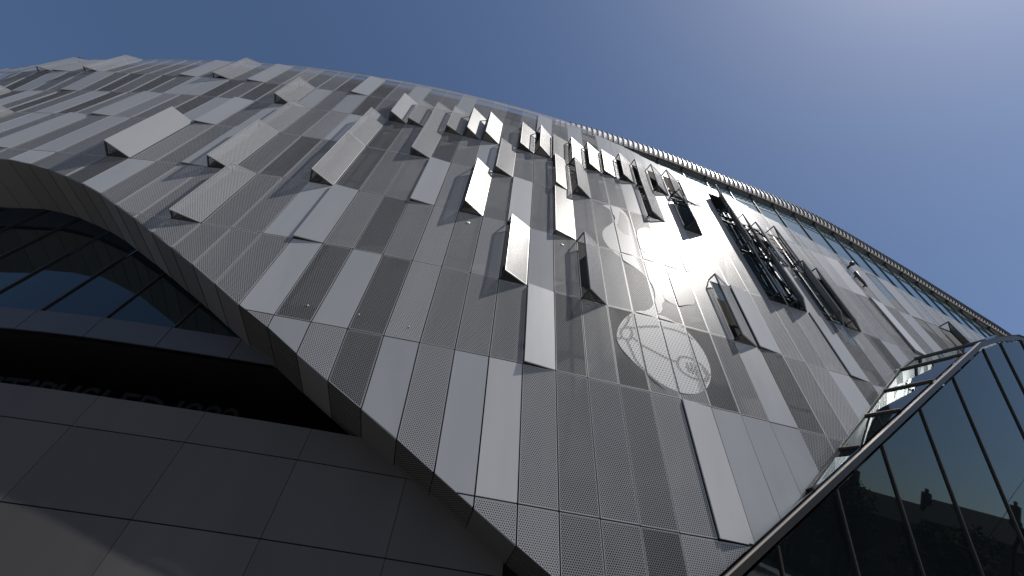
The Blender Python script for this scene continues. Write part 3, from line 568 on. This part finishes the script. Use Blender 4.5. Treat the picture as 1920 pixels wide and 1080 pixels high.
for i in range(len(edge)-1):
    A, B = edge[i], edge[i+1]
    fa, fb = A-mdir*.24, B-mdir*.24
    la, lb = max((A.z+.2)/mdir.z, .3), max((B.z+.2)/mdir.z, .3)
    la, lb = min(la, 9.5), min(lb, 9.5)
    mid = 4.6 if i > 4 else 3.4
    ta, tb = min(mid, la), min(mid+.15, lb)
    for s0, s1, e0, e1 in ((.32, ta, .32, tb), (ta+.02, la, tb+.02, lb)):
        if s1-s0 < .15 or e1-e0 < .15: continue
        P = [A-mdir*s1, B-mdir*e1, B-mdir*e0, A-mdir*s0]
        dx = (P[1]-P[0]).normalized()*.02
        pp(MB().slab([P[0]+dx, P[1]-dx, P[2]-dx, P[3]+dx], pn, .03).build('glass_pane', M['glass_pav'], pav))
    pp(MB().bar(A-mdir*.3+pn*.02, A-mdir*la+pn*.02, .05, .07, up=pn).build('mullion', M['mullion'], pav))
    # dark head rail, then pale coping on top
    pp(MB().slab([fa, fb, B-mdir*.016, A-mdir*.016], pn, .12).build('head_rail', M['mullion'], pav))
    side = Vector((.75, -.66, 0)); q = MB(); back_ = -pn
    a0, b0 = A+pn*.05, B+pn*.05
    a1, b1 = A-mdir*.012+pn*.05, B-mdir*.012+pn*.05
    inn = Vector((-.75, .66, 0))*.085
    q.add([a1, b1, b0, a0, a0+inn, b0+inn, a1+inn, b1+inn], [(0, 1, 2, 3), (3, 2, 5, 4), (0, 6, 7, 1), (4, 5, 7, 6)])
    pp(q.build('coping' if i < 8 else 'roof_edge', M['coping'] if i < 8 else M['mullion'], pav))
# sloping glazed roof between the coping and the stadium wall
RZ = [1.2, 3.0, 4.74, 6.5, 8.15, 9.95, 11.71, 13.61, 15.0, 15.66]
RK = [2.2, 4.1, 6.12, 8.25, 10.22, 12.32, 14.37, 16.58, 18.5, 20.2]
rp = []
for z, k in zip(RZ, RK):
    a = Sk(k, z)+hn(k, z)*.03
    b = CPt(z) if z < 14.5 else onplane(20.0+(z-14.5)*1.6, z)
    rp.append((a, b+Vector((-.75, .66, 0))*.2))
for (a, b), (c, d) in zip(rp, rp[1:]):
    n = (b-a).cross(c-a).normalized()
    if n.z < 0: n = -n
    pp(MB().slab([a, b, d, c], n, .03).build('roof_pane', M['glass_roof'], pav))
    pp(MB().bar(a+n*.03, b+n*.03, .06, .08, up=n).build('glazing_bar', M['mullion'], pav))
    pp(MB().bar(a+n*.02, c+n*.02, .05, .06, up=n).build('gutter', M['mullion'], pav))
# dark inside: rear wall, beams and a deck
off = -pn*3.0
pp(mesh('rear_wall', [onplane(2, -1.5)+off, onplane(40, -1.5)+off, onplane(40, 16)+off, CPt(14)+off, CPt(0)+off], [(0, 1, 2, 3, 4)], [M['black']], pav))
for i in range(5, 13):
    A = edge[i]-mdir*.6-pn*.7; pp(MB().bar(A, A-mdir*5-cdir.normalized()*3.0, .22, .3, up=pn).build('beam', M['teal'], pav))

# ------------------------------------------------------------------ small fittings on the wall
def at(k, z, out): return Sk(k, z)+nrm(k, z)*out
def basis_at(k, z):
    n = nrm(k, z); x = U.cross(n).normalized(); return x, n.cross(x), n
camr = empty('security_camera', 'small black dome camera on the pale panel below the clerestory glazing', 'camera', loc=at(19.47, 23.03, 0))
def lathe(prof, c, ax, seg=14):
    ax = Vector(ax).normalized(); x = ax.orthogonal().normalized(); y = ax.cross(x); b = MB(); V = []; F = []
    for r, h in prof:
        for s in range(seg): t = 2*math.pi*s/seg; V.append(Vector(c)+ax*h+x*(r*math.cos(t))+y*(r*math.sin(t)))
    for i in range(len(prof)-1):
        for s in range(seg): F.append((i*seg+s, i*seg+(s+1) % seg, (i+1)*seg+(s+1) % seg, (i+1)*seg+s))
    F.append(tuple(range(seg-1, -1, -1))); F.append(tuple((len(prof)-1)*seg+s for s in range(seg)))
    return b.add(V, F)
x, y, n = basis_at(19.47, 23.03); p = at(19.47, 23.03, 0)
def sub(o, r): o.matrix_parent_inverse = Matrix.Translation(-r.location); return o
sub(MB().bar(p, p+n*.35, .09).build('bracket', M['frame'], camr), camr)
sub(lathe([(.08, 0), (.13, .03), (.13, .13), (.10, .20), (.04, .24)], p+n*.35+y*.1, -y).build('dome', M['rib'], camr, True), camr)
fl = empty('wall_tube', 'long dark tapering tube fixed upright below the small dome camera', 'fitting', loc=at(19.41, 22.2, 0))
a, b2 = at(19.36, 22.22, .22), at(19.47, 20.95, .16)
sub(lathe([(.10, 0), (.12, .05), (.085, (b2-a).length*.7), (.04, (b2-a).length)], a, (b2-a)).build('housing', M['frame'], fl, True), fl)
sub(MB().bar(at(19.38, 22.0, 0), at(19.38, 22.0, .2), .06).bar(at(19.46, 21.1, 0), at(19.46, 21.1, .16), .06).build('bracket', M['frame'], fl), fl)
for (k, z), lb in zip([(-2.52, 15.0), (1.37, 15.05), (-6.31, 9.1), (-4.87, 9.13), (-3.41, 9.03), (11.67, 15.14)],
    ['round pale wall lens under the bright flap right of the pale tilted panel', 'round pale wall lens below the tall perforated flap left of the emblem',
     'tiny pale stud on the dark perforated panel nearest the sweeping edge', 'tiny pale stud on the second dark perforated panel from the sweeping edge',
     'tiny pale stud on the light perforated panel furthest from the sweeping edge', 'tiny pale stud just below the group of wide open black framed flaps']):
    r = .075 if z > 14.9 and k < 2 else .026
    x, y, n = basis_at(k, z)
    lo = empty('wall_light', lb, 'wall light', 'small round wall lights', loc=at(k, z, 0))
    sub(lathe([(r, 0), (r, .012), (r*.8, .02)], at(k, z, .0), n).build('body', M['edge'], lo), lo)
    sub(lathe([(r*.75, .018), (r*.6, .028), (r*.2, .034)], at(k, z, .0), n).build('lens', M['lampw'], lo, True), lo)

# ------------------------------------------------------------------ ground, and the street across the way (seen only mirrored in the glass)
bm = bmesh.new(); bmesh.ops.create_circle(bm, cap_ends=True, segments=48, radius=900)
me = bpy.data.meshes.new('ground'); bm.to_mesh(me); bm.free()
tag(link('ground', me, [M['paving']]), kind='structure')

def house(x, y, rot, wdt, hgt, i):
    h = empty('terraced_house', 'brown brick terraced house with slate roof, %s along its row from the broad leafy tree' % ('first', 'second', 'third', 'fourth', 'fifth', 'sixth', 'last')[i], 'house', 'terraced houses across the street', loc=(x, y, 0))
    h.rotation_euler.z = rot
    b = MB(); d = 9
    b.add([(0, 0, 0), (wdt, 0, 0), (wdt, d, 0), (0, d, 0), (0, 0, hgt), (wdt, 0, hgt), (wdt, d, hgt), (0, d, hgt)],
          [(0, 1, 5, 4), (1, 2, 6, 5), (2, 3, 7, 6), (3, 0, 4, 7)]); b.build('wall', M['brick'], h)
    r = MB(); rh = hgt+2.6
    r.add([(-.1, -.4, hgt-.1), (wdt+.1, -.4, hgt-.1), (wdt+.1, d+.4, hgt-.1), (-.1, d+.4, hgt-.1), (-.1, d/2, rh), (wdt+.1, d/2, rh)],
          [(0, 1, 5, 4), (2, 3, 4, 5), (0, 4, 3), (1, 2, 5)]); ro = r.build('roof', M['slate'], h)
    MB().bar((.4, d/2, rh-1.2), (.4, d/2, rh+1.5), 1.3, .7).bar((.4, d/2-.3, rh+1.5), (.4, d/2-.3, rh+1.95), .22).bar((.4, d/2+.3, rh+1.5), (.4, d/2+.3, rh+1.95), .22).build('chimney', M['brick'], ro)
    for fx in (wdt*.27, wdt*.73):
        for fz in (1.2, 4.2):
            f = MB().slab([(fx-.6, -.03, fz), (fx+.6, -.03, fz), (fx+.6, -.03, fz+1.6), (fx-.6, -.03, fz+1.6)], (0, -1, 0), .08).build('window', M['white'], h)
            MB().slab([(fx-.5, -.06, fz+.1), (fx+.5, -.06, fz+.1), (fx+.5, -.06, fz+1.5), (fx-.5, -.06, fz+1.5)], (0, -1, 0), .02).build('pane', M['glass'], f)
for i in range(7): house(64+math.sin(i)*.3, 22-7*i, math.radians(-90), 6.8, 9.5+.5*(i % 3), i)
def tree(x, y, h, r, lb):
    t = empty('street_tree', lb, 'tree', 'trees across the street', loc=(x, y, 0))
    b = MB(); b.add(*[([Vector((math.cos(a)*q, math.sin(a)*q, z)) for q, z in ((.28, 0), (.16, h*.55)) for a in [j*math.pi/4 for j in range(8)]],
                      [(j, (j+1) % 8, 8+(j+1) % 8, 8+j) for j in range(8)])][0])
    for j in range(6):
        a = j*1.05; b.bar((0, 0, h*.4+j*.3), (math.cos(a)*r*.6, math.sin(a)*r*.6, h*.62+j*.3), .12)
    b.build('trunk', M['bark'], t)
    rn = random.Random(int(x*10)); V = []; F = []
    cl = [(rn.uniform(-.6, .6)*r, rn.uniform(-.6, .6)*r, h*.62+rn.uniform(-.25, .35)*h*.8, rn.uniform(.35, .6)*r) for _ in range(14)]
    for _ in range(3600):
        cx, cy, cz, cr = rn.choice(cl); d = Vector((rn.gauss(0, 1), rn.gauss(0, 1), rn.gauss(0, 1))).normalized()*cr*rn.uniform(.6, 1.05)
        p = Vector((cx, cy, cz))+d; s = rn.uniform(.14, .3)
        u = Vector((rn.gauss(0, 1), rn.gauss(0, 1), rn.gauss(0, 1))).normalized(); v = u.orthogonal().normalized()
        i = len(V); V += [p-u*s, p+v*s*.6, p+u*s, p-v*s*.6]; F.append((i, i+1, i+2, i+3))
    mesh('crown', V, F, [M['leaf']], t)
for x, y, h, r, lb in [(54, 14, 13, 4.2, 'broad leafy green tree before the terraced houses mirrored in pavilion glass'), (55, 5.5, 10.5, 3.2, 'smaller round green tree between two taller trees mirrored in pavilion glass'),
                       (53, -3, 12, 3.8, 'leafy green tree opposite the middle houses mirrored in pavilion glass'), (56, -14, 13.5, 4.4, 'tallest leafy green tree at the far end of the houses mirrored in pavilion glass')]:
    tree(x, y, h, r, lb)
